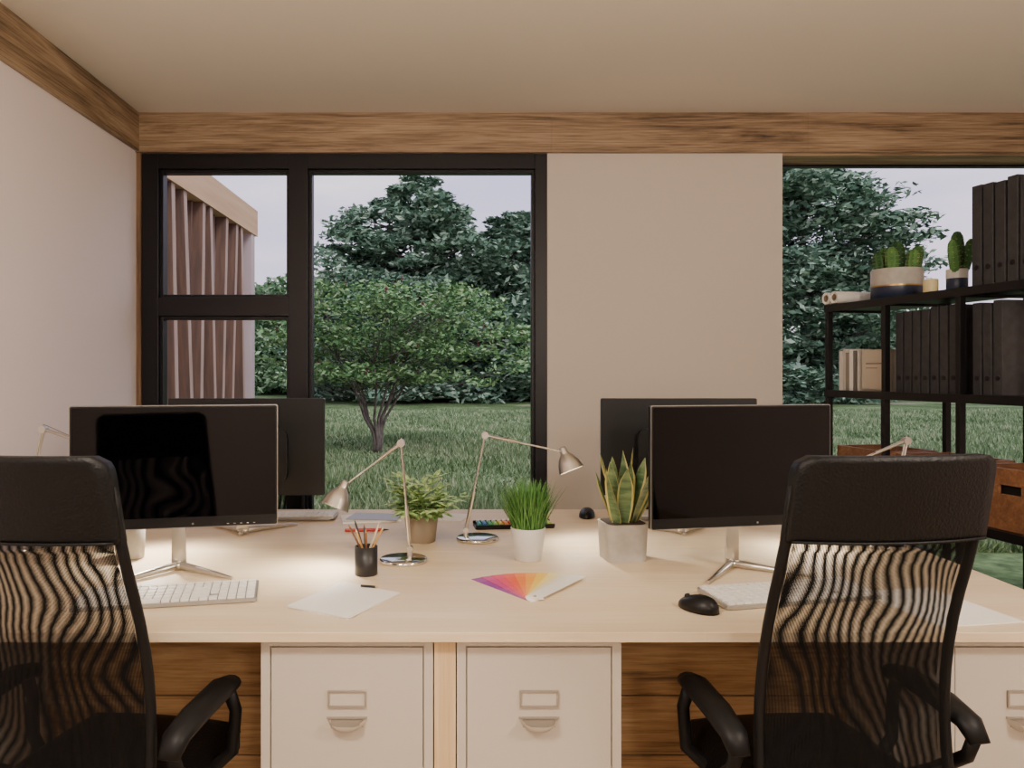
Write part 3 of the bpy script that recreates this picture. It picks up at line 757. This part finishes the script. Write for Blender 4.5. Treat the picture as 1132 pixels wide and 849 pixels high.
# small multi-stem tree on the lawn: forked spreading stems and a wide open crown
sx, sy = -1.50, 13.4; rng = np.random.default_rng(8); t = MB(); tips = []
random.seed(21)
for i in range(9):
    a = i*2.4+.5; sp = random.uniform(.35, 1.0)
    ca, sa = math.cos(a), math.sin(a)
    p0 = Vector((sx+.03*ca, sy+.03*sa, GZ-.02)); p1 = Vector((sx+.10*sp*ca, sy+.10*sp*sa, .32)); p2 = Vector((sx+.42*sp*ca, sy+.42*sp*sa, .78)); p3 = Vector((sx+.95*sp*ca, sy+.9*sp*sa, 1.30+.25*random.random()))
    t.tube([p0, p0.lerp(p1, .5)+Vector((.02, 0, 0)), p1, p1.lerp(p2, .5)+Vector((-.03, 0, .0)), p2, p2.lerp(p3, .5)+Vector((.03, 0, .05)), p3], [.045, .036, .028, .024, .020, .015, .011], M_bark, 8)
    for j in range(5):
        b_ = a+random.uniform(-1.3, 1.3); e = p3+Vector((math.cos(b_)*random.uniform(.3, 1.0), math.sin(b_)*random.uniform(.3, .7), random.uniform(.2, 1.2)))
        t.tube([p3, p3.lerp(e, .5)+Vector((0, 0, .06)), e], [.012, .008, .004], M_bark, 5); tips.append(e)
    for jj in range(3):
        q0 = p2.lerp(p3, random.random()*.7); e2 = q0+Vector((random.uniform(-.6, .6), random.uniform(-.5, .5), random.uniform(.25, .55)))
        t.tube([q0, q0.lerp(e2, .5)+Vector((0, 0, .04)), e2], [.009, .006, .003], M_bark, 4); tips.append(e2)
cent = np.array([tuple(q) for q in tips]); ex = np.stack([sx+.5+2.2*rng.uniform(-1, 1, 170), sy+1.2*rng.uniform(-1, 1, 170), 1.15+1.65*rng.random(170)], 1)
m_ = ((ex[:, 0]-sx-.5)/2.2)**2+((ex[:, 2]-1.7)/1.15)**2 < 1; cent = np.concatenate([cent, ex[m_]])
for q in ex[m_][::2]:
    t.tube([(sx+(q[0]-sx)*.35, sy+(q[1]-sy)*.35, max(.9, q[2]-.5)), tuple(q)], [.007, .003], M_bark, 4)
kk = len(cent); rad = np.stack([.30+.18*rng.random(kk)]*2+[.08+.05*rng.random(kk)], 1)
V = leaves(cent, rad, 66, .050, rng, .4)
lf = np_obj('foliage', V, np.arange(len(V)).reshape(-1, 4), [M_tree2])
rc = cent[rng.random(kk) < .16]+np.array([0, -.15, .08]); V = leaves(rc, np.tile([.02, .02, .06], (len(rc), 1)), 20, .022, rng, 1)
rf = np_obj('flowers', V, np.arange(len(V)).reshape(-1, 4), [M_red2])
to = t.obj('small_garden_tree'); lf.parent = to; rf.parent = to

# neighbouring slatted building
M_fasc = mat('fascia_timber', 'd8b28c', .7, col2='c6a07a', nscale=3, stretch=(1, .2, 3))
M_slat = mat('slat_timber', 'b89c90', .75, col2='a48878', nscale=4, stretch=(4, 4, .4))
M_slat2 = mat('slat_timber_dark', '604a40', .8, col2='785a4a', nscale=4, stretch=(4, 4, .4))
M_back = mat('pavilion_wall', 'c8b4b4', .85, col2='b8a4a4', nscale=1)
b = MB(); bx = -3.14
b.b2(bx-4, bx, 5.2, 12.0, 3.36, 3.74, M_fasc)
b.b2(bx-4, bx-.22, 5.2, 11.9, GZ, 3.36, M_back)
b.b2(bx-.22, bx-.02, 11.72, 11.9, GZ, 3.36, M_back)
b.b2(bx-4, bx, 5.2, 12.0, GZ, GZ+.12, M_slat2)
random.seed(4)
y_ = 5.6; i = 0
while y_ < 11.5:
    ln = (-.085, .05, .095, -.04, .07, -.07)[i % 6]
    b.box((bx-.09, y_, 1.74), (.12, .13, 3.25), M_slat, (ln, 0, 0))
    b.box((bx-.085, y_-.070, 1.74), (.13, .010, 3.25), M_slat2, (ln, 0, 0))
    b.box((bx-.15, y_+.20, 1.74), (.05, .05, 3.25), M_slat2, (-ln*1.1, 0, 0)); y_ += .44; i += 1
b.obj('slatted_pavilion')

# ------------------------------------------------------------------ soft evening sun from behind the house
sd = bpy.data.lights.new('sun', 'SUN'); sd.energy = 1.9; sd.angle = R(25); sd.color = (1, .95, .90)
so = bpy.data.objects.new('sun', sd); C.objects.link(so); so.rotation_euler = Vector((0, 0, -1)).rotation_difference(Vector((-.45, .62, -.65)).normalized()).to_euler()

# ------------------------------------------------------------------ world
wd = bpy.data.worlds.new('dusk_sky'); bpy.context.scene.world = wd; wd.use_nodes = True; nt = wd.node_tree
bg = nt.nodes['Background']; tc = nt.nodes.new('ShaderNodeTexCoord'); sp = nt.nodes.new('ShaderNodeSeparateXYZ'); nt.links.new(tc.outputs['Generated'], sp.inputs[0])
cr = nt.nodes.new('ShaderNodeValToRGB'); e = cr.color_ramp.elements
e[0].position = 0; e[0].color = (.80, .69, .80, 1); e[1].position = .6; e[1].color = (.38, .41, .60, 1); q = e.new(.22); q.color = (.58, .54, .76, 1)
nt.links.new(sp.outputs[2], cr.inputs[0])
mp = nt.nodes.new('ShaderNodeMapping'); mp.inputs['Scale'].default_value = (1, 1, 4); nz = nt.nodes.new('ShaderNodeTexNoise'); nz.inputs['Scale'].default_value = 3; nz.inputs['Detail'].default_value = 6
nt.links.new(tc.outputs['Generated'], mp.inputs[0]); nt.links.new(mp.outputs[0], nz.inputs['Vector'])
c2 = nt.nodes.new('ShaderNodeValToRGB'); c2.color_ramp.elements[0].position = .45; c2.color_ramp.elements[1].position = .70
nt.links.new(nz.outputs['Fac'], c2.inputs[0])
mx = nt.nodes.new('ShaderNodeMix'); mx.data_type = 'RGBA'; nt.links.new(c2.outputs[0], mx.inputs[0]); nt.links.new(cr.outputs[0], mx.inputs[6]); mx.inputs[7].default_value = (.88, .79, .87, 1)
nt.links.new(mx.outputs[2], bg.inputs[0]); bg.inputs[1].default_value = 1.95

# ------------------------------------------------------------------ camera
cd = bpy.data.cameras.new('camera'); co = bpy.data.objects.new('camera', cd); C.objects.link(co)
co.location = (0, 0, 1.307); co.rotation_euler = (R(90), 0, 0)
cd.sensor_width = 36; cd.lens = 36*879/1132; cd.shift_x = 51/1132; cd.shift_y = -12.5/1132; cd.clip_start = .05; cd.clip_end = 400
bpy.context.scene.camera = co
